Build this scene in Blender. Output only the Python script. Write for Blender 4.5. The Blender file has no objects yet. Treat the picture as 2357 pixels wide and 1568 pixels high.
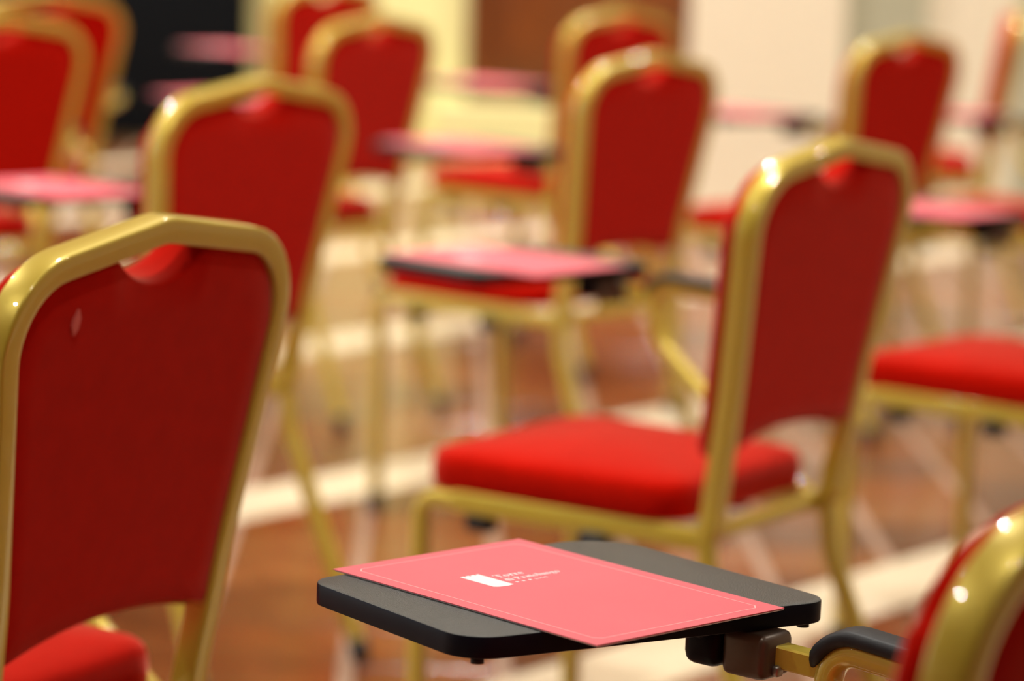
import bpy, bmesh, math, random
from mathutils import Vector, Matrix
random.seed(4)
C = bpy.context.scene.collection
sc = bpy.context.scene
pi = math.pi

# ------------------------------------------------------------------ camera
F_PX = 7049.8
PITCH, ROLL, CAM_H = 0.147726, 0.0374902, 1.24052
cam_d = bpy.data.cameras.new('camera')
cam = bpy.data.objects.new('camera', cam_d); C.objects.link(cam)
cam_d.sensor_width = 36.0
cam_d.lens = F_PX / 2357 * 36.0
fwd = Vector((0, math.cos(PITCH), -math.sin(PITCH)))
up = Vector((0, math.sin(PITCH), math.cos(PITCH)))
rt = Vector((1, 0, 0))
r2 = math.cos(ROLL) * rt + math.sin(ROLL) * up
u2 = -math.sin(ROLL) * rt + math.cos(ROLL) * up
M = Matrix((r2, u2, -fwd)).transposed().to_4x4()
M.translation = Vector((0, 0, CAM_H))
cam.matrix_world = M
cam_d.clip_start = 0.1
cam_d.clip_end = 80
cam_d.dof.use_dof = True
cam_d.dof.focus_distance = 2.36
cam_d.dof.aperture_fstop = 3.3
cam_d.dof.aperture_blades = 9
sc.camera = cam

# ------------------------------------------------------------------ world, lights, exposure
w = bpy.data.worlds.new('world'); sc.world = w; w.use_nodes = True
w.node_tree.nodes['Background'].inputs[0].default_value = (1.0, 0.85, 0.65, 1)
w.node_tree.nodes['Background'].inputs[1].default_value = 0.05
sc.view_settings.view_transform = 'Standard'
sc.view_settings.look = 'None'
sc.view_settings.gamma = 1.0
sc.view_settings.use_curve_mapping = False
sc.view_settings.exposure = -1.15

WARM = (0.95, 0.96, 0.89)
def area(name, loc, size, power, col, rot=(0, 0, 0), size_y=None, shape='DISK'):
    l = bpy.data.lights.new(name, 'AREA'); l.shape = shape; l.size = size
    if size_y: l.shape = 'RECTANGLE'; l.size_y = size_y
    l.energy = power; l.color = col
    if shape == 'DISK' and not size_y: l.spread = math.radians(128)
    o = bpy.data.objects.new(name, l); C.objects.link(o); o.location = loc; o.rotation_euler = rot
    return o
CEIL = 3.3
for i in range(5):
    for j in range(7):
        x, y = -4.4 + i * 2.2, -0.9 + j * 2.3
        pw = 68 if y > 3 else ((34 if x < -1 else 20) if y > 1 else 5)
        if x < -1 and y > 1: pw *= 1.3
        if x > 1: pw *= 0.62
        area('ceiling_spot', (x, y, CEIL - 0.06), 0.10, pw, WARM)
for x, y, pw in ((-1.5, 13.2, 60), (1.5, 13.2, 60), (0.6, 9.6, 28), (1.8, 9.8, 20), (3.0, 9.9, 16)):  # extra unseen spots, added to brighten the back area and the cream cross wall
    area('ceiling_spot', (x, y, CEIL - 0.06), 0.10, pw, WARM)
# daylight through the window in the left wall
area('window_daylight', (-5.9, 4.5, 1.9), 3.0, 75, (0.62, 0.78, 1.0), (0, -pi / 2, 0), 1.6)

# ------------------------------------------------------------------ materials
def srgb(r, g, b):
    f = lambda c: (c / 255 / 12.92) if c / 255 <= 0.04045 else ((c / 255 + 0.055) / 1.055) ** 2.4
    return (f(r), f(g), f(b), 1)

def mat(name, col, rough=0.5, metal=0.0, noise=None, bump=None, spec=None, sheen=None, coat=None, obj_var=0.0):
    m = bpy.data.materials.new(name); m.use_nodes = True
    nt = m.node_tree; b = nt.nodes['Principled BSDF']
    b.inputs['Base Color'].default_value = col
    b.inputs['Roughness'].default_value = rough
    b.inputs['Metallic'].default_value = metal
    if spec is not None: b.inputs['Specular IOR Level'].default_value = spec
    if sheen: b.inputs['Sheen Weight'].default_value = sheen[0]; b.inputs['Sheen Roughness'].default_value = sheen[1]; b.inputs['Sheen Tint'].default_value = sheen[2]
    if coat: b.inputs['Coat Weight'].default_value = coat[0]; b.inputs['Coat Roughness'].default_value = coat[1]
    tc = nt.nodes.new('ShaderNodeTexCoord')
    last = None
    if noise:
        sc_, amt, col2 = noise
        n = nt.nodes.new('ShaderNodeTexNoise'); n.inputs['Scale'].default_value = sc_; n.inputs['Detail'].default_value = 5
        nt.links.new(tc.outputs['Object'], n.inputs['Vector'])
        mx = nt.nodes.new('ShaderNodeMix'); mx.data_type = 'RGBA'
        rp = nt.nodes.new('ShaderNodeMapRange'); rp.inputs[1].default_value = 0.35; rp.inputs[2].default_value = 0.65
        rp.inputs[4].default_value = amt
        nt.links.new(n.outputs['Fac'], rp.inputs[0]); nt.links.new(rp.outputs[0], mx.inputs[0])
        mx.inputs[6].default_value = col; mx.inputs[7].default_value = col2
        nt.links.new(mx.outputs[2], b.inputs['Base Color']); last = mx.outputs[2]
    if bump:
        n = nt.nodes.new('ShaderNodeTexNoise'); n.inputs['Scale'].default_value = bump[0]; n.inputs['Detail'].default_value = 3
        nt.links.new(tc.outputs['Object'], n.inputs['Vector'])
        bp = nt.nodes.new('ShaderNodeBump'); bp.inputs['Strength'].default_value = bump[1]; bp.inputs['Distance'].default_value = bump[2]
        nt.links.new(n.outputs['Fac'], bp.inputs['Height']); nt.links.new(bp.outputs[0], b.inputs['Normal'])
    return m

GOLD = mat('gold_lacquered_metal', (0.60, 0.44, 0.045, 1), 0.38, 0.32, noise=(14, 0.25, (0.55, 0.40, 0.042, 1)), coat=(1.0, 0.025))
RED = mat('red_upholstery_fabric', (0.48, 0.0050, 0.0008, 1), 0.95, 0, noise=(40, 0.5, (0.40, 0.004, 0.0006, 1)), bump=(900, 0.25, 0.0006), sheen=(0.8, 0.34, (1.0, 0.38, 0.28, 1)), spec=0.02)
FRAY = mat('worn_fabric_spot', (0.72, 0.15, 0.13, 1), 0.9, noise=(200, 0.4, (0.6, 0.1, 0.08, 1)))
BLACK = mat('black_textured_plastic', (0.034, 0.040, 0.037, 1), 0.36, 0, noise=(60, 0.6, (0.046, 0.052, 0.048, 1)), bump=(900, 1.0, 0.0010), spec=0.75)
BLACK_SMOOTH = mat('black_smooth_edge', (0.003, 0.003, 0.008, 1), 0.40, 0, spec=0.12, noise=(30, 0.3, (0.014, 0.013, 0.018, 1)))
BRONZE = mat('bronze_brown_plastic', (0.10, 0.065, 0.042, 1), 0.38, 0.35, noise=(50, 0.4, (0.075, 0.05, 0.035, 1)))
RUBBER = mat('black_rubber', (0.015, 0.015, 0.016, 1), 0.6, noise=(30, 0.3, (0.02, 0.02, 0.02, 1)))
PAD = mat('black_armrest_rubber', (0.012, 0.012, 0.015, 1), 0.55, noise=(120, 0.5, (0.02, 0.02, 0.024, 1)), bump=(500, 0.2, 0.0005), spec=0.35)
STEEL = mat('screw_steel', (0.35, 0.33, 0.30, 1), 0.35, 0.9, noise=(50, 0.3, (0.3, 0.28, 0.25, 1)))
PINK = mat('pink_printed_card', srgb(230, 98, 112), 0.5, 0, noise=(9, 0.35, srgb(222, 88, 103)), spec=0.45, coat=(0.06, 0.4))
PAPER = mat('white_paper', srgb(240, 236, 236), 0.6, noise=(30, 0.3, srgb(232, 228, 228)))
INK = mat('white_print', srgb(250, 244, 246), 0.5, noise=(40, 0.2, srgb(244, 238, 240)))
INKLINE = mat('pale_line_print', srgb(252, 190, 190), 0.5, noise=(40, 0.2, srgb(248, 184, 184)))
CREAM = mat('cream_stone', srgb(226, 208, 178), 0.28, noise=(6, 0.6, srgb(214, 194, 162)), bump=(40, 0.08, 0.002))
GROUT = mat('pale_grout', srgb(168, 134, 112), 0.4, noise=(20, 0.6, srgb(150, 118, 98)))
tile_cols = [((140, 72, 28), (112, 56, 24)), ((108, 62, 36), (90, 52, 32)), ((138, 82, 42), (118, 66, 34)), ((100, 58, 40), (86, 50, 36)), ((130, 62, 22), (106, 52, 22))]
TILES = [mat('terracotta_glaze', srgb(*a), 0.19, noise=(7, 0.8, srgb(*b)), bump=(25, 0.12, 0.002)) for a, b in tile_cols]
WALLY = mat('pale_yellow_wall_paint', srgb(246, 240, 176), 0.7, noise=(3, 0.4, srgb(242, 234, 166)))
WALLC = mat('cream_wall_paint', srgb(250, 240, 214), 0.7, noise=(3, 0.4, srgb(247, 236, 209)))
WALLG = mat('grey_green_paint', srgb(186, 186, 160), 0.7, noise=(3, 0.4, srgb(178, 178, 152)))
CEILM = mat('white_ceiling_paint', srgb(226, 216, 196), 0.8, noise=(3, 0.3, srgb(218, 208, 188)))
WOOD = mat('dark_brown_wood', srgb(124, 62, 14), 0.4, noise=(5, 0.8, srgb(98, 46, 10)))
DARK = mat('black_board_fabric', (0.005, 0.006, 0.008, 1), 0.9, noise=(20, 0.4, (0.007, 0.008, 0.010, 1)), spec=0.1)
GLASS = mat('window_glass', (0.7, 0.8, 0.95, 1), 0.08, noise=(3, 0.2, (0.65, 0.76, 0.92, 1)))

# ------------------------------------------------------------------ helpers
def link(name, me, m, parent=None, smooth=True):
    o = bpy.data.objects.new(name, me); C.objects.link(o)
    for mm in (m if isinstance(m, (list, tuple)) else [m]): me.materials.append(mm)
    if smooth:
        for p in me.polygons: p.use_smooth = True
    if parent: o.parent = parent
    return o

def mesh(name, vs, fs):
    me = bpy.data.meshes.new(name); me.from_pydata([tuple(v) for v in vs], [], fs); me.update()
    return me

def obj(name, vs, fs, m, parent=None, smooth=True):
    return link(name, mesh(name, vs, fs), m, parent, smooth)

def sharpen(o, ang=35):
    try:
        o.data.set_sharp_from_angle(angle=math.radians(ang))
    except Exception:
        pass
    return o

def bevel_box(name, lo, hi, m, parent=None, b=0.004, seg=2, xf=None):
    bm = bmesh.new()
    bmesh.ops.create_cube(bm, size=1)
    for v in bm.verts:
        v.co = Vector([(lo[k] + hi[k]) / 2 + v.co[k] * (hi[k] - lo[k]) for k in range(3)])
    if b > 0:
        bmesh.ops.bevel(bm, geom=bm.edges[:], offset=b, segments=seg, affect='EDGES', profile=0.5)
    if xf: bmesh.ops.transform(bm, matrix=xf, verts=bm.verts)
    me = bpy.data.meshes.new(name); bm.to_mesh(me); bm.free()
    return sharpen(link(name, me, m, parent), 50)

def fillet(pts, rad, seg=8):
    """polyline with rounded corners, rad = list per point (0 = sharp)"""
    pts = [Vector(p) for p in pts]
    out = [pts[0]]
    for i in range(1, len(pts) - 1):
        a, b, c = pts[i - 1], pts[i], pts[i + 1]
        d1, d2 = (a - b), (c - b)
        l1, l2 = d1.length, d2.length; d1.normalize(); d2.normalize()
        ang = d1.angle(d2)
        if rad[i] <= 0 or ang > pi - 0.01: out.append(b); continue
        t = min(rad[i] / math.tan(ang / 2), l1 * 0.48, l2 * 0.48)
        r = t * math.tan(ang / 2)
        cen = b + (d1 + d2).normalized() * (r / math.sin(ang / 2))
        v1, v2 = (b + d1 * t) - cen, (b + d2 * t) - cen
        tot = v1.angle(v2); ax = v1.cross(v2).normalized()
        n = max(3, int(seg * tot / (pi / 2)) + 2)
        for k in range(n + 1):
            out.append(cen + Matrix.Rotation(tot * k / n, 3, ax) @ v1)
    out.append(pts[-1])
    return out

def section(wd, dp, r, n=3):
    """rounded rectangle, first axis wd, second dp"""
    s = []
    for cx, cy, a0 in ((1, 1, 0), (-1, 1, 90), (-1, -1, 180), (1, -1, 270)):
        for k in range(n + 1):
            a = math.radians(a0 + 90 * k / n)
            s.append((cx * (wd / 2 - r) + r * math.cos(a), cy * (dp / 2 - r) + r * math.sin(a)))
    return s

def sweep(path, sec, nref, taper=None, start=0):
    """sweep sec along path by parallel transport; sec second axis along nref at index start"""
    n = len(path); P = [Vector(p) for p in path]
    T = []
    for i in range(n):
        a = P[max(i - 1, 0)]; b = P[min(i + 1, n - 1)]
        T.append((b - a).normalized())
    N = [None] * n
    nr = Vector(nref); N[start] = (nr - T[start] * nr.dot(T[start])).normalized()
    for i in range(start + 1, n):
        q = T[i - 1].rotation_difference(T[i]); v = q @ N[i - 1]; N[i] = (v - T[i] * v.dot(T[i])).normalized()
    for i in range(start - 1, -1, -1):
        q = T[i + 1].rotation_difference(T[i]); v = q @ N[i + 1]; N[i] = (v - T[i] * v.dot(T[i])).normalized()
    vs, fs = [], []; m = len(sec)
    for i in range(n):
        B = T[i].cross(N[i]); k = taper(i / (n - 1)) if taper else 1
        for a, b in sec: vs.append(P[i] + B * a * k + N[i] * b * k)
    for i in range(n - 1):
        for j in range(m):
            fs.append((i * m + j, i * m + (j + 1) % m, (i + 1) * m + (j + 1) % m, (i + 1) * m + j))
    fs.append(tuple(range(m - 1, -1, -1))); fs.append(tuple((n - 1) * m + j for j in range(m)))
    return vs, fs

def rings(name, ringlist, m, parent, cap0=True, cap1=True, smooth=True):
    """stack of equal-length rings, fan caps through the ring centre"""
    n = len(ringlist[0]); vs = []; fs = []
    for r in ringlist: vs += [Vector(p) for p in r]
    for i in range(len(ringlist) - 1):
        for j in range(n):
            fs.append((i * n + j, i * n + (j + 1) % n, (i + 1) * n + (j + 1) % n, (i + 1) * n + j))
    def fan(base, flip):
        c = sum((vs[base + j] for j in range(n)), Vector()) / n
        vs.append(c); k = len(vs) - 1
        for j in range(n):
            a, b = base + j, base + (j + 1) % n
            fs.append((k, b, a) if flip else (k, a, b))
    if cap0: fan(0, True)
    if cap1: fan((len(ringlist) - 1) * n, False)
    return obj(name, vs, fs, m, parent, smooth)

def fix(o):
    bm = bmesh.new(); bm.from_mesh(o.data); bmesh.ops.recalc_face_normals(bm, faces=bm.faces); bm.to_mesh(o.data); bm.free()
    return o

def prism(name, pts2, z0, z1, m, parent, bev=0.002, seg=2, smooth=True, m_side=None):
    bm = bmesh.new()
    vb = [bm.verts.new((p[0], p[1], z0)) for p in pts2]
    f = bm.faces.new(vb)
    r = bmesh.ops.extrude_face_region(bm, geom=[f])
    for v in r['geom']:
        if isinstance(v, bmesh.types.BMVert): v.co.z = z1
    bmesh.ops.recalc_face_normals(bm, faces=bm.faces)
    if bev > 0:
        es = [e for e in bm.edges if abs(e.verts[0].co.z - e.verts[1].co.z) < 1e-7]
        bmesh.ops.bevel(bm, geom=es, offset=bev, segments=seg, affect='EDGES', profile=0.5)
    me = bpy.data.meshes.new(name); bm.to_mesh(me); bm.free()
    o = link(name, me, [m, m_side] if m_side else m, parent, smooth)
    if m_side:
        for p in o.data.polygons:
            if abs(p.normal.z) < 0.8: p.material_index = 1
    return sharpen(o, 40)

def empty(name, label, cat, loc=(0, 0, 0), rz=0, group=None):
    o = bpy.data.objects.new(name, None); C.objects.link(o); o.location = loc; o.rotation_euler = (0, 0, rz)
    o.empty_display_size = 0.1
    o['label'] = label; o['category'] = cat
    if group: o['group'] = group
    return o

# ------------------------------------------------------------------ room shell
def struct(name, lo, hi, m):
    vs = [(x, y, z) for z in (lo[2], hi[2]) for y in (lo[1], hi[1]) for x in (lo[0], hi[0])]
    fs = [(0, 2, 3, 1), (4, 5, 7, 6), (0, 1, 5, 4), (2, 6, 7, 3), (0, 4, 6, 2), (1, 3, 7, 5)]
    o = obj(name, vs, fs, m, None, False); o['kind'] = 'structure'; return o
X0, X1, Y0, Y1 = -6.0, 6.0, -3.0, 14.4
floor = struct('floor', (X0 - .1, Y0 - .1, -0.12), (X1 + .1, Y1 + .1, -0.0035), GROUT)
struct('ceiling', (X0 - .1, Y0 - .1, CEIL), (X1 + .1, Y1 + .1, CEIL + .1), CEILM)
struct('wall_back', (X0, Y1, 0), (X1, Y1 + .1, CEIL), WALLY)
struct('wall_left', (X0 - .1, Y0, 0), (X0, Y1, CEIL), WALLC)
struct('wall_right', (X1, Y0, 0), (X1 + .1, Y1, CEIL), WALLC)
struct('wall_front', (X0, Y0 - .1, 0), (X1, Y0, CEIL), WOOD)
# cream cross wall on the right, nearer than the yellow back wall
WY = 11.25
struct('wall_partition', (0.615, WY, 0), (1.175, WY + 0.16, CEIL), WALLC)
struct('wall_recess', (1.175, WY + 0.10, 0), (X1, WY + 0.26, CEIL), WALLC)
struct('trim_1', (1.175, WY + 0.05, 0), (1.475, WY + 0.10, CEIL), WALLG)
struct('trim_2', (1.83, WY + 0.07, 0), (2.4, WY + 0.10, CEIL), WALLG)
for nm, lo, hi in (('baseboard_back', (X0, Y1 - .015, 0), (X1, Y1, 0.09)),):
    struct(nm, lo, hi, WALLY)
# window in the left wall (outside the frame, the source of the cool light)
wf = struct('window_1', (X0, 3.0, 1.0), (X0 + 0.03, 6.0, 2.8), GLASS)
for a, b in (((X0, 2.92, 0.92), (X0 + .06, 3.0, 2.88)), ((X0, 6.0, 0.92), (X0 + .06, 6.08, 2.88)), ((X0, 3.0, 0.92), (X0 + .06, 6.0, 1.0)), ((X0, 3.0, 2.8), (X0 + .06, 6.0, 2.88)), ((X0, 4.46, 1.0), (X0 + .05, 4.54, 2.8))):
    bevel_box('window_frame', a, b, WALLC, wf, 0.004)

# ---- floor: diagonal terracotta tiles between bands of cream stone
BA, TA = math.radians(53), math.radians(91.5)
bn = Vector((-math.sin(BA), math.cos(BA))); bt = Vector((math.cos(BA), math.sin(BA)))
tn = Vector((math.sin(TA), -math.cos(TA))); tt = Vector((math.cos(TA), math.sin(TA)))
PER, BW, PH = 1.29, 0.20, 2.73
def clip(poly, n, d, keep_less=True):
    out = []
    s = 1 if keep_less else -1
    for i in range(len(poly)):
        a, b = poly[i], poly[(i + 1) % len(poly)]
        da, db = s * (a.dot(n) - d), s * (b.dot(n) - d)
        if da <= 0: out.append(a)
        if (da < 0 < db) or (db < 0 < da): out.append(a.lerp(b, da / (da - db)))
    return out
def area2(p):
    return abs(sum(p[i].x * p[(i + 1) % len(p)].y - p[(i + 1) % len(p)].x * p[i].y for i in range(len(p)))) / 2
def tile_geo(poly, top):
    c = sum(poly, Vector((0, 0))) / len(poly); n = len(poly)
    vs = [(p.x, p.y, -0.0035) for p in poly] + [(p.x, p.y, top - 0.0012) for p in poly]
    for p in poly:
        q = p + (c - p).normalized() * 0.003; vs.append((q.x, q.y, top))
    fs = []
    for k in (0, 1):
        for j in range(n): fs.append((k * n + j, k * n + (j + 1) % n, (k + 1) * n + (j + 1) % n, (k + 1) * n + j))
    fs.append(tuple(2 * n + j for j in range(n)))
    return vs, fs
S, G, G2 = 0.25, 0.026, 0.007
cand = []
for i in range(-40, 45):
    for j in range(-20, 75):
        u0, v0 = 0.13 + i * S + G / 2, j * S + G2 / 2
        sq = [tn * u + tt * v for u, v in ((u0, v0), (u0 + S - G, v0), (u0 + S - G, v0 + S - G2), (u0, v0 + S - G2))]
        c = sum(sq, Vector((0, 0))) / 4
        if not (X0 + .2 < c.x < X1 - .2 and Y0 + .2 < c.y < Y1 - .2): continue
        if c.y > WY - .15 and c.x > 0.45: continue
        k0 = math.floor((min(p.dot(bn) for p in sq) - PH) / PER)
        for k in (k0, k0 + 1):
            lo, hi = PH + k * PER + BW / 2 + .006, PH + (k + 1) * PER - BW / 2 - .006
            p = clip(clip(sq, bn, hi, True), bn, lo, False)
            if len(p) >= 3 and area2(p) > 4e-4:
                q = [p[0]]
                for a in p[1:]:
                    if (a - q[-1]).length > 0.002: q.append(a)
                if len(q) >= 3: cand.append(q)
slabs = []
SL = 0.42
for k in range(-8, 14):
    d = PH + k * PER
    for i in range(-30, 60):
        a0, a1 = i * SL + (k % 3) * 0.13, (i + 1) * SL + (k % 3) * 0.13 - 0.006
        q = [bn * (d + s) + bt * a for s, a in ((-BW / 2, a0), (-BW / 2, a1), (BW / 2, a1), (BW / 2, a0))]
        c = sum(q, Vector((0, 0))) / 4
        if X0 + .25 < c.x < X1 - .25 and Y0 + .25 < c.y < Y1 - .25 and not (c.y > WY - .3 and c.x > 0.35): slabs.append(q)
def inview(c):
    return 4.4 < c.y < 14.4 and abs(c.x) < 0.172 * c.y + 0.15
def build_floor(items, mats, name, limit):
    items = [(sum(p, Vector((0, 0))) / len(p), p) for p in items]
    near = sorted([t for t in items if inview(t[0])], key=lambda t: t[0].y)[:limit]
    ids = {id(t[1]) for t in near}
    rnd = random.Random(7)
    for c, p in near:
        vs, fs = tile_geo([Vector((q.x - c.x, q.y - c.y)) for q in p], rnd.uniform(-0.0008, 0))
        o = obj(name, vs, fs, mats[rnd.randrange(len(mats))], floor, False); o.location = (c.x, c.y, 0)
        fix(o)
    vs, fs, mi = [], [], []
    for c, p in items:
        if id(p) in ids: continue
        v, f = tile_geo(p, rnd.uniform(-0.0008, 0)); b = len(vs); k = rnd.randrange(len(mats))
        vs += v; fs += [tuple(b + x for x in g) for g in f]; mi += [k] * len(f)
    o = obj(name, vs, fs, mats, floor, False); o['kind'] = 'stuff'
    o.data.polygons.foreach_set('material_index', mi); fix(o)
build_floor(cand, TILES, 'floor_tile', 299)
build_floor(slabs, [CREAM], 'stone_slab', 120)

# ------------------------------------------------------------------ background things
# dark wooden double door on the yellow wall, above one pale step
DX0, DX1, DZ = -0.19, 0.86, 0.235
dr = struct('door_1', (DX0, Y1 - 0.05, DZ), (DX1, Y1 - 0.005, 2.5), WOOD)
for px in (DX0 + 0.08, DX0 + 0.57):
    for z0, z1 in ((DZ + .12, DZ + .95), (DZ + 1.05, 2.38)):
        bevel_box('door_panel', (px, Y1 - 0.075, z0), (px + 0.40, Y1 - 0.045, z1), WOOD, dr, 0.012)
bevel_box('door_frame', (DX0 - 0.07, Y1 - 0.08, DZ), (DX0, Y1 - 0.002, 2.58), WOOD, dr, 0.006)
bevel_box('door_frame', (DX1, Y1 - 0.08, DZ), (DX1 + 0.07, Y1 - 0.002, 2.58), WOOD, dr, 0.006)
bevel_box('door_handle', (DX0 + 0.50, Y1 - 0.11, DZ + 1.0), (DX0 + 0.54, Y1 - 0.07, DZ + 1.16), GOLD, dr, 0.008)
st = struct('trim_3', (DX0 - 0.2, Y1 - 0.35, -0.003), (DX1 + 0.2, Y1, DZ), WALLY)

# black display board standing against the yellow wall
bd = empty('display_board', 'tall black free-standing board before the yellow wall, far left', 'board', (-1.93, 14.05, 0))
bevel_box('board_panel', (-0.64, -0.02, 0.03), (0.64, 0.02, 2.5), DARK, bd, 0.004)
for sx in (-1, 1):
    bevel_box('board_post', (sx * 0.655 - 0.02, -0.025, 0.0), (sx * 0.655 + 0.02, 0.025, 2.52), DARK, bd, 0.004)
    bevel_box('board_foot', (sx * 0.655 - 0.03, -0.22, 0.0), (sx * 0.655 + 0.03, 0.22, 0.03), DARK, bd, 0.006)

# ------------------------------------------------------------------ the chair
T_REC = math.tan(0.15)
def yb(z): return -0.238 - T_REC * (z - 0.48)
rec = 0.15
BN = Vector((0, math.cos(rec), math.sin(rec)))          # forward normal of the back plane
def onback(x, z, d=0.0):
    """point on the plane of the rear face of the back, moved d forward"""
    p = Vector((x, yb(z), z)); return p + BN * d
TW, TD = 0.0245, 0.028

YAW_B, POS_B = math.radians(50), (0.163, 1.918)
def to_local(X, Y):
    c, s = math.cos(YAW_B), math.sin(YAW_B); a, b = X - POS_B[0], Y - POS_B[1]
    return (c * a + s * b, -s * a + c * b)
TABZ = 0.692

def make_chair():
    root = empty('banquet_chair', '', 'chair')
    d = TD / 2
    half = [onback(0, .9225, d), onback(.222, .8905, d), onback(.192, .70, d), onback(.176, .60, d),
            Vector((.166, yb(.47) + d, .47)), Vector((.167, yb(.425) + .012, .425)), Vector((.185, .02, .428)), Vector((.194, .15, .430))]
    rads = [0, .076, .6, .5, .3, .05, .4, 0]
    h = fillet(half[:], rads, 7)
    # round the apex: replace the first point by an arc shared by the two halves
    L = [Vector((-p.x, p.y, p.z)) for p in h]
    allp = L[::-1][:-1] + h
    mid = len(L) - 1
    full = fillet([allp[mid - 1], allp[mid], allp[mid + 1]], [0, .07, 0], 10)
    # keep a symmetric path
    path = allp[:mid] + full[1:-1] + allp[mid + 1:]
    st_ = len(allp[:mid]) + len(full[1:-1]) // 2
    vs, fs = sweep(path, section(TW, TD, 0.0032), BN, start=st_)
    frame = sharpen(fix(obj('frame', vs, fs, GOLD, root)), 60)
    sec = section(.0235, .025, .0075)
    for s in (-1, 1):
        p = fillet([(s * .1935, .145, .430), (s * .1965, .205, .4305), (s * .2005, .200, .0)], [0, .042, 0], 8)
        vs, fs = sweep(p, sec, (1, 0, 0))
        lg = sharpen(fix(obj('leg', vs, fs, GOLD, root)), 60)
        vs, fs = sweep([(s * .2005, .2, .0), (s * .2004, .2, .035)], section(.029, .030, .010), (1, 0, 0))
        fix(obj('foot_cap', vs, fs, RUBBER, lg))
        p = fillet([(s * .167, -.212, .448), (s * .170, -.222, .36), (s * .190, -.370, .0)], [0, .10, 0], 8)
        vs, fs = sweep(p, sec, (1, 0, 0))
        lg = sharpen(fix(obj('leg', vs, fs, GOLD, root)), 60)
        dv = (Vector(p[-1]) - Vector(p[-2])).normalized()
        e = Vector(p[-1]); a = e - dv * .035
        vs, fs = sweep([e, a], section(.029, .030, .010), (1, 0, 0))
        fc = fix(obj('foot_cap', vs, fs, RUBBER, lg))
        for v in fc.data.vertices:
            v.co.z = max(v.co.z, 0.0)
        # stacking bumpers under the side rail
        for yy in (.115, -.06):
            bevel_box('bumper', (s * .188 - .013, yy - .02, .392), (s * .188 + .013, yy + .02, .418), RUBBER, root, 0.006)
    for yy, zz, hw in ((-.196, .425, .172), (.135, .422, .19)):
        vs, fs = sweep([(-hw, yy, zz), (hw, yy, zz)], section(.020, .020, .006), (0, 0, 1))
        sharpen(fix(obj('crossbar', vs, fs, GOLD, root)), 60)
    # ---- seat cushion
    outl = fillet([(0, -.180, 0), (.184, -.180, 0), (.204, .212, 0), (-.204, .212, 0), (-.184, -.180, 0), (0, -.180, 0)], [0, .045, .055, .055, .045, 0], 8)[:-1]
    # resample evenly
    per = [(outl[i] - outl[(i + 1) % len(outl)]).length for i in range(len(outl))]; tot = sum(per); N = 96; res = []; acc = 0; i = 0
    for k in range(N):
        t = tot * k / N
        while acc + per[i] < t: acc += per[i]; i += 1
        f = (t - acc) / per[i]; res.append(outl[i].lerp(outl[(i + 1) % len(outl)], f))
    cy = .016
    def ring(sc_, z, dome=0.0, inset=0):
        o = []
        for p in res:
            v = Vector((p.x, p.y - cy, 0)); q = v * sc_
            if inset: q = v - v.normalized() * inset
            o.append((q.x, q.y + cy, z))
        return o
    H0, H1 = .4435, .490
    RL = [ring(1, H0, inset=.012), ring(1, H0, inset=.003), ring(1, H0 + .004), ring(1.006, H0 + .02), ring(1.0, H1 - .010), ring(1, H1 - .003, inset=.003), ring(1, H1 + .002, inset=.009), ring(.90, H1 + .0065)]
    for sc_ in (.75, .6, .42, .22): RL.append(ring(sc_, H1 + .0065 + .015 * (1 - (sc_ / .9) ** 2)))
    fix(rings('seat', RL, RED, root))
    # ---- back cushion: outline in the plane of the back (x, z)
    def xw(z):     # centreline of the side tube at height z
        P = [(.425, .167), (.47, .166), (.60, .1775), (.70, .192), (.80, .2075), (.8905, .222)]
        for (a, b), (c, e) in zip(P, P[1:]):
            if z <= c: return b + (e - b) * (z - a) / (c - a)
        return P[-1][1]
    ztop = lambda x: .9225 - abs(x) * (.032 / .222)
    right = []
    # bottom centre -> right side -> top centre
    zb = lambda x: .533 + .020 * (1 - (abs(x) / .17) ** 2.4)
    for k in range(9): x = .158 * k / 9; right.append((x, zb(x)))
    right += [(.164, .535), (.170, .543)]
    for k in range(1, 13): z = .543 + k * (.816 - .543) / 12; right.append((xw(z), z))
    cx, cz, r = .222 - .058, .889 - .054 + .006, .056
    for k in range(1, 9):
        a = math.radians(0 + 80 * k / 9)
        right.append((.137 + .0715 * math.cos(a), .818 + .081 * math.sin(a)))
    for x in (.130, .116, .103, .090, .078): right.append((x, ztop(x) + .001))
    for x in (.070, .062, .052, .040, .026, .012): right.append((x, ztop(.070) - .001 - .030 * (1 - (x / .0755) ** 2.2)))
    left = [(-x, z) for x, z in right[::-1]]
    out2 = right + [(0, ztop(.07) - .031)] + [q for q in left if q[0] < -1e-6]
    c0 = Vector((0, .72))
    def bring(off, sc_=1.0, inset=0.0):
        o = []
        for x, z in out2:
            if sc_ < 1: z = min(z, .872)
            v = Vector((x, z)) - c0; q = v * sc_
            ii = max(inset, .006) if z > .85 else inset
            if inset: q = v - v.normalized() * ii
            o.append(onback(q.x, q.y + c0.y, off))
        return o
    RL = [bring(.0055, .4), bring(.0050, .8), bring(.0045, inset=.012), bring(.006, inset=.009), bring(.014, inset=.006), bring(.028, inset=.003), bring(.0295, inset=-.006), bring(.036, inset=-.009), bring(.044, inset=-.008), bring(.050, inset=-.001), bring(.053, inset=.009), bring(.057, .78), bring(.060, .55), bring(.062, .28)]
    fix(rings('backrest', RL, RED, root))
    # ---- arm on the sitter's right: tube, pad, and the writing tablet
    A = [(.186, yb(.64) + .020, .640), (.250, -.20, .646), (.349, -.08, .652), (.3505, .183, .671), (.346, .160, .585), (.285, -.04, .452), (.182, -.172, .434)]
    p = fillet(A, [0, .05, .08, .026, .06, .06, 0], 9)
    ARM = [Vector(q) for q in p]
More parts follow.
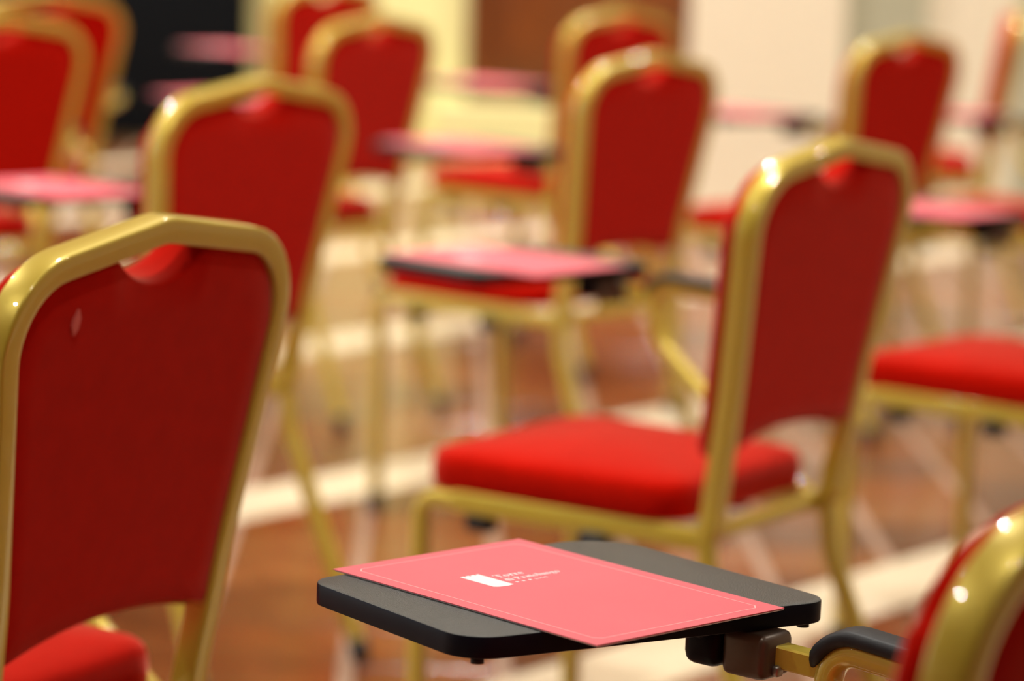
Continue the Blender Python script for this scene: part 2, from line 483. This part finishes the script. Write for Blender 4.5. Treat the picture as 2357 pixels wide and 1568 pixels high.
    vs, fs = sweep(p, section(.0215, .0215, .0085, 4), (0, 0, 1))
    arm = sharpen(fix(obj('arm_tube', vs, fs, GOLD, root)), 60)
    # pad riding on the tube from the back to over the front bend
    pp = []
    for q in ARM:
        if q.y > -.19 and q.z > .648 and len(pp) < 90: pp.append(q.copy())
    top = [q for q in pp]
    pad_path = []
    for i, q in enumerate(top):
        a = top[max(i - 1, 0)]; b = top[min(i + 1, len(top) - 1)]
        t = (b - a).normalized(); side = t.cross(Vector((0, 0, 1)))
        nrm = side.cross(t)
        if nrm.length < 1e-3: nrm = Vector((0, 1, 0))
        nrm.normalize()
        pad_path.append(q + nrm * .0135)
    vs, fs = sweep(pad_path, section(.030, .0125, .0055, 3), (0, 0, 1), taper=lambda t: 1 if t < .85 else max(.35, 1 - (t - .85) * 4))
    sharpen(fix(obj('arm_pad', vs, fs, PAD, root)), 60)
    # square bar from the arm to the clamp
    vs, fs = sweep([(.352, .171, .652), (.343, .243, .657)], section(.018, .018, .0015, 1), (0, 0, 1))
    sharpen(fix(obj('tablet_bar', vs, fs, GOLD, root)), 40)
    cl = bevel_box('clamp', (.3210, .217, .637), (.3625, .259, .6735), BRONZE, root, .007, 3)
    bevel_box('bolt', (.333, .2115, .640), (.342, .218, .649), STEEL, cl, .002)
    hinge = bevel_box('hinge_block', (.315, .258, .640), (.363, .293, .675), BLACK_SMOOTH, root, .010, 3)
    # tablet
    W = [(-.155, 2.363), (-.0245, 2.188), (.2635, 2.3605), (.085, 2.573)]
    loc = [to_local(*q) for q in W]
    cyc = [((loc[0][0] + loc[3][0]) / 2, (loc[0][1] + loc[3][1]) / 2)] + loc + [((loc[0][0] + loc[3][0]) / 2, (loc[0][1] + loc[3][1]) / 2)]
    op = fillet([Vector((a, b, 0)) for a, b in cyc], [0, .024, .034, .022, .055, 0], 9)[:-1]
    tab = prism('writing_tablet', [(v.x, v.y) for v in op], TABZ - .0175, TABZ, BLACK, root, .0016, 2, m_side=BLACK_SMOOTH)
    bevel_box('mounting_plate', (.291, .256, TABZ - .0215), (.376, .341, TABZ - .0170), BLACK_SMOOTH, tab, .001)
    cen = sum((Vector((a, b)) for a, b in loc), Vector((0, 0))) / 4
    for a, b in loc:
        q = Vector((a, b)).lerp(cen, .115)
        vs, fs = sweep([(q.x, q.y, TABZ - .0172), (q.x, q.y, TABZ - .0215), (q.x, q.y, TABZ - .0225)], section(.010, .010, .0049, 4), (1, 0, 0))
        fix(obj('rubber_stud', vs, fs, RUBBER, tab))
    return root, cen

proto, TCEN = make_chair()

def copy_tree(o, parent=None):
    c = o.copy(); C.objects.link(c); c.parent = parent
    for ch in list(o.children): copy_tree(ch, c)
    return c

chairs = {
 'B': (POS_B[0], POS_B[1], 50, 'red gold-framed chair cut off at the bottom right corner, behind the nearest tablet'),
 'A': (-.577, 2.868, 62.0, 'red gold-framed chair large at the left edge, its back in near focus'),
 'C': (.166, 4.07, 57.5, 'red gold-framed chair right of centre with its whole seat showing above the nearest tablet'),
 'D': (-.632, 4.85, 54, 'red gold-framed chair directly behind the large chair at the left edge'),
 'M': (.848, 5.04, 52, 'red gold-framed chair whose seat shows at the right edge, its back out of frame'),
 'E': (.021, 6.02, 52.5, 'red gold-framed chair in upper centre with a tablet and brochure before its seat'),
 'H': (-1.29, 6.60, 45.2, 'blurred red gold-framed chair at the upper left edge, the nearer of two there'),
 'F': (.676, 7.32, 50, 'blurred red gold-framed chair at upper right, above the back of the large seat-showing chair'),
 'G': (-.572, 7.2, 55.8, 'blurred red gold-framed chair against the yellow wall, left of the dark door'),
 'J': (.034, 8.1, 50, 'blurred red gold-framed chair cut by the top edge, in front of the dark door'),
 'I': (-1.37, 7.9, 40, 'blurred red gold-framed chair cut by the top, between the left edge chair and black board'),
 'K': (-.80, 9.3, 50, 'faint red gold-framed chair peeking over the chair left of the dark door'),
 'L': (1.17, 9.1, 83, 'red gold-framed chair without tablet seen edge-on against the cream wall at the upper right'),
 'P': (1.22, 7.6, 52, 'blurred red gold-framed chair at the far right edge, only seat and black tablet showing'),
}
placed = {}
for i, (k, (x, y, a, lab)) in enumerate(chairs.items()):
    o = proto if i == 0 else copy_tree(proto)
    o.location = (x, y, 0); o.rotation_euler = (0, 0, math.radians(a))
    o['label'] = lab; o['category'] = 'chair'; o['group'] = 'banquet chairs with writing tablets set out in rows'
    placed[k] = o
# the edge-on chair far right shows no arm and no tablet
for ch in list(placed['L'].children):
    if ch.name.split('.')[0] in ('arm_tube', 'arm_pad', 'tablet_bar', 'clamp', 'hinge_block', 'writing_tablet'):
        for g in list(ch.children): bpy.data.objects.remove(g)
        bpy.data.objects.remove(ch)
placed['L']['group'] = 'banquet chairs without tablets'
# pale frayed spot on the back of the big chair at the left
vs = [onback(-.122 + a * 1.4, .852 + b * 1.1, .0052) for a, b in ((-.003, .002), (-.004, -.004), (-.001, -.012), (.003, -.006), (.004, .002), (.001, .010))]
n_ = len(vs); vs += [v - BN * .0025 for v in vs]
fs = [tuple(range(n_)), tuple(range(2 * n_ - 1, n_ - 1, -1))] + [(j, (j + 1) % n_, n_ + (j + 1) % n_, n_ + j) for j in range(n_)]
fr = fix(obj('frayed_spot', vs, fs, FRAY, placed['A'], False)); fr['label'] = 'pale pink frayed spot in the red fabric'

# ------------------------------------------------------------------ the brochure
CW, CH = .205, .300      # card coordinates: x along the short side, y down the long side
def build_brochure(root, full=True):
    z = 0.0
    def P(u, v, zz): return (u - CW / 2, CH / 2 - v, zz)
    # lower leaf (white paper inside) and pink cover, both thin
    def leaf(name, u0, v0, u1, v1, z0, z1, m):
        nx, ny = 4, 6; vs = []
        def sag(u, v):
            return -0.0010 * max(0, (u / CW - .6)) * max(0, (v / CH - .6)) * 10 * 0 
        for zz in (z0, z1):
            for j in range(ny + 1):
                for i in range(nx + 1):
                    u = u0 + (u1 - u0) * i / nx; v = v0 + (v1 - v0) * j / ny
                    vs.append(P(u, v, zz + sag(u, v)))
        n = (nx + 1) * (ny + 1); fs = []
        for j in range(ny):
            for i in range(nx):
                a = j * (nx + 1) + i; q = (a, a + 1, a + nx + 2, a + nx + 1)
                fs.append(q[::-1]); fs.append(tuple(n + k for k in q))
        bd = [i for i in range(nx + 1)] + [j * (nx + 1) + nx for j in range(1, ny + 1)] + [ny * (nx + 1) + i for i in range(nx - 1, -1, -1)] + [j * (nx + 1) for j in range(ny - 1, 0, -1)]
        for a, b in zip(bd, bd[1:] + bd[:1]): fs.append((a, b, n + b, n + a))
        return fix(obj(name, vs, fs, m, root, False))
    leaf('inner_page', .001, .002, CW - .0005, CH - .0002, 0.0, .0007, PAPER)
    leaf('cover', 0, 0, CW, CH, .0011, .0017, PINK)
    if not full: return
    zt, th = .0017, .00006
    def flat(name, polys, m):
        vs, fs = [], []
        for p in polys:
            b = len(vs); n = len(p)
            vs += [P(u, v, zt - .00002) for u, v in p] + [P(u, v, zt + th) for u, v in p]
            fs.append(tuple(range(b + n, b + 2 * n)))
            for j in range(n): fs.append((b + j, b + (j + 1) % n, b + n + (j + 1) % n, b + n + j))
        return fix(obj(name, vs, fs, m, root, False))
    # border line with chamfered corners
    a, e, g, t = .0135, .0125, .0055, .0007
    def loop(o_):
        x0, y0, x1, y1 = a + o_, e + o_, CW - a - o_, CH - e - o_; c = g
        return [(x0 + c, y0), (x1 - c, y0), (x1, y0 + c), (x1, y1 - c), (x1 - c, y1), (x0 + c, y1), (x0, y1 - c), (x0, y0 + c)]
    lo_, li = loop(0), loop(t)
    flat('border_line', [[lo_[i], lo_[(i + 1) % 8], li[(i + 1) % 8], li[i]] for i in range(8)], INKLINE)
    # tower emblem: battlements at the top, pointed base
    tw = []
    x0, x1 = .0650, .0845
    tw.append([(x0, .0818), (x1, .0818), (x1, .1215), (x1 - .007, .1232), (x0 + .003, .1215), (x0, .119)])
    n = 4; ww = (x1 - x0) / (2 * n - 1)
    for i in range(n):
        xa = x0 + 2 * i * ww
        tw.append([(xa, .0797), (xa + ww * 1.35 if i < n - 1 else x1, .0797), (xa + ww * 1.35 if i < n - 1 else x1, .0819), (xa, .0819)])
    flat('tower_emblem', tw, INK)
    # lettering: thick verticals, hairline serifs
    def rect(x, y, w_, h_): return [(x, y), (x + w_, y), (x + w_, y + h_), (x, y + h_)]
    def ringp(cx, cy, rx, ry, tx, ty, a0=0, a1=360, n=14):
        out = []
        for k in range(n):
            a, b = math.radians(a0 + (a1 - a0) * k / n), math.radians(a0 + (a1 - a0) * (k + 1) / n)
            out.append([(cx + rx * math.cos(a), cy + ry * math.sin(a)), (cx + rx * math.cos(b), cy + ry * math.sin(b)),
                        (cx + (rx - tx) * math.cos(b), cy + (ry - ty) * math.sin(b)), (cx + (rx - tx) * math.cos(a), cy + (ry - ty) * math.sin(a))])
        return out
    K, H_ = .17, .06     # thick, hairline (in cap heights)
    def ser(x, y, w_=.34): return rect(x - w_ / 2, y, w_, H_)
    gl = {
     'T': (.86, [rect(.34, 0, K, 1), rect(.0, 1 - H_, .84, H_), rect(0, .72, H_, .26), rect(.78, .72, H_, .26), ser(.425, 0, .4)]),
     'P': (.80, [rect(.12, 0, K + .02, 1), ser(.2, 0, .42), ser(.16, 1 - H_, .3)] + ringp(.34, .74, .38, .26, K, H_, -90, 90)),
     'o': (.66, ringp(.30, .32, .29, .34, .16, .05)),
     'r': (.52, [rect(.10, 0, K, .64), ser(.18, 0), ser(.1, .6, .18)] + ringp(.38, .46, .16, .19, .10, .07, 20, 160, 8) + ringp(.44, .55, .08, .08, .079, .079)),
     'e': (.60, ringp(.29, .32, .27, .34, .16, .05, 0, 320) + [rect(.10, .32, .44, H_)]),
     'd': (.70, ringp(.28, .32, .27, .34, .15, .05) + [rect(.44, 0, K, 1.02), ser(.40, .98, .2), ser(.60, 0, .2)]),
     'i': (.36, [rect(.10, 0, K, .64), ser(.18, 0), ser(.08, .6, .18)] + ringp(.18, .85, .10, .10, .099, .099)),
     'a': (.60, [rect(.34, .04, K, .50), rect(.46, 0, .12, H_)] + ringp(.26, .19, .22, .21, .14, .05) + ringp(.28, .50, .22, .16, .09, .06, 0, 170, 8)),
     't': (.42, [rect(.12, .04, K, .84), rect(0, .60, .40, H_)] + ringp(.28, .14, .15, .14, .06, .06, 200, 340, 6)),
     'l': (.36, [rect(.10, 0, K, 1.02), ser(.18, 0), ser(.08, .98, .18)]),
     'u': (.68, [rect(.08, .14, K, .50), rect(.42, 0, K, .64), ser(.06, .6, .2), ser(.42, .6, .2), ser(.60, 0, .18)] + ringp(.28, .18, .20, .18, .08, .08, 180, 360, 8)),
     'n': (.70, [rect(.08, 0, K, .64), rect(.42, 0, K, .48), ser(.16, 0), ser(.50, 0), ser(.06, .6, .18)] + ringp(.38, .46, .21, .19, .10, .07, 0, 170, 8)),
     'g': (.62, ringp(.27, .42, .24, .23, .14, .05) + ringp(.29, -.12, .28, .20, .10, .08) + ringp(.30, .13, .14, .10, .07, .06, 100, 260, 6) + [rect(.44, .58, .16, .07)]),
     'h': (.70, [rect(.08, 0, K, 1.0), rect(.42, 0, K, .48), ser(.16, 0), ser(.50, 0)] + ringp(.38, .46, .21, .19, .10, .07, 0, 170, 8)),
     ' ': (.34, []),
    }
    def word(s, x, y, hh, track=.04):
        """baseline at v = y, cap height hh"""
        out = []
        for ch in s:
            adv, polys = gl[ch]
            for p in polys: out.append([(x + a_ * hh, y - b_ * hh) for a_, b_ in p])
            x += (adv + track) * hh
        return out, x
    t1, _ = word('Torre', .0900, .0985, .0088)
    t2, xe = word('di Pratolungo', .0885, .1105, .0075)
    flat('lettering', t1 + t2, INK)
    stars = []
    for i in range(3):
        cx, cy = .0925 + i * .0070, .1172
        pts = []
        for k in range(10):
            r = .0023 if k % 2 == 0 else .0010; a_ = -pi / 2 + k * pi / 5
            pts.append((cx + r * math.cos(a_), cy + r * math.sin(a_)))
        for k in range(0, 10, 2): stars.append([pts[k - 1], pts[k], pts[k + 1]])
        stars.append([pts[k] for k in range(1, 10, 2)])
    t3, _ = word('hotel', .1120, .1190, .0036, .22)
    flat('star_rating', stars + t3, INK)

bro = empty('brochure', 'pink brochure with white tower emblem on the nearest black tablet, in sharp focus', 'brochure')
build_brochure(bro)
# short side along world (sin46.5, cos46.5), long side down along (cos46.5, -sin46.5)
bro.location = (.0412, 2.3577, TABZ + .0002)
bro.rotation_euler = (0, 0, math.radians(90 - 46.48))
bro['group'] = 'pink brochures laid on the chair tablets'
bro_labels = {
 'C': 'blurred pink brochure on the tablet at mid picture, above the large red seat',
 'E': 'blurred pink brochure on the tablet seen between the two upper centre chair backs',
 'D': 'blurred pink brochure on the tablet at the left edge, above the largest chair back',
 'F': 'blurred pink brochure on the thin tablet crossing the bright cream wall',
 'M': 'blurred pink brochure on the tablet at the right edge of the picture',
 'G': 'faint pink brochure on the tablet low against the black board',
 'K': 'faint pink brochure on the farther tablet higher against the black board',
 'J': 'faint pink brochure on the tablet crossing the dark wooden door',
 'P': 'faint pink brochure on the far tablet beside the edge-on chair at upper right',
}
base = POS_B
cB = math.cos(YAW_B); sB = math.sin(YAW_B)
off_l = to_local(.0412, 2.3577)
rnd = random.Random(3)
for k, lab in bro_labels.items():
    b = copy_tree(bro)
    x, y, a, _ = chairs[k]; a = math.radians(a)
    lx, ly = off_l[0] + rnd.uniform(-.012, .012), off_l[1] + rnd.uniform(-.012, .012)
    b.location = (x + math.cos(a) * lx - math.sin(a) * ly, y + math.sin(a) * lx + math.cos(a) * ly, TABZ + .0002)
    b.rotation_euler = (0, 0, math.radians(90 - 46.48) + a - YAW_B + rnd.uniform(-.12, .12))
    b['label'] = lab
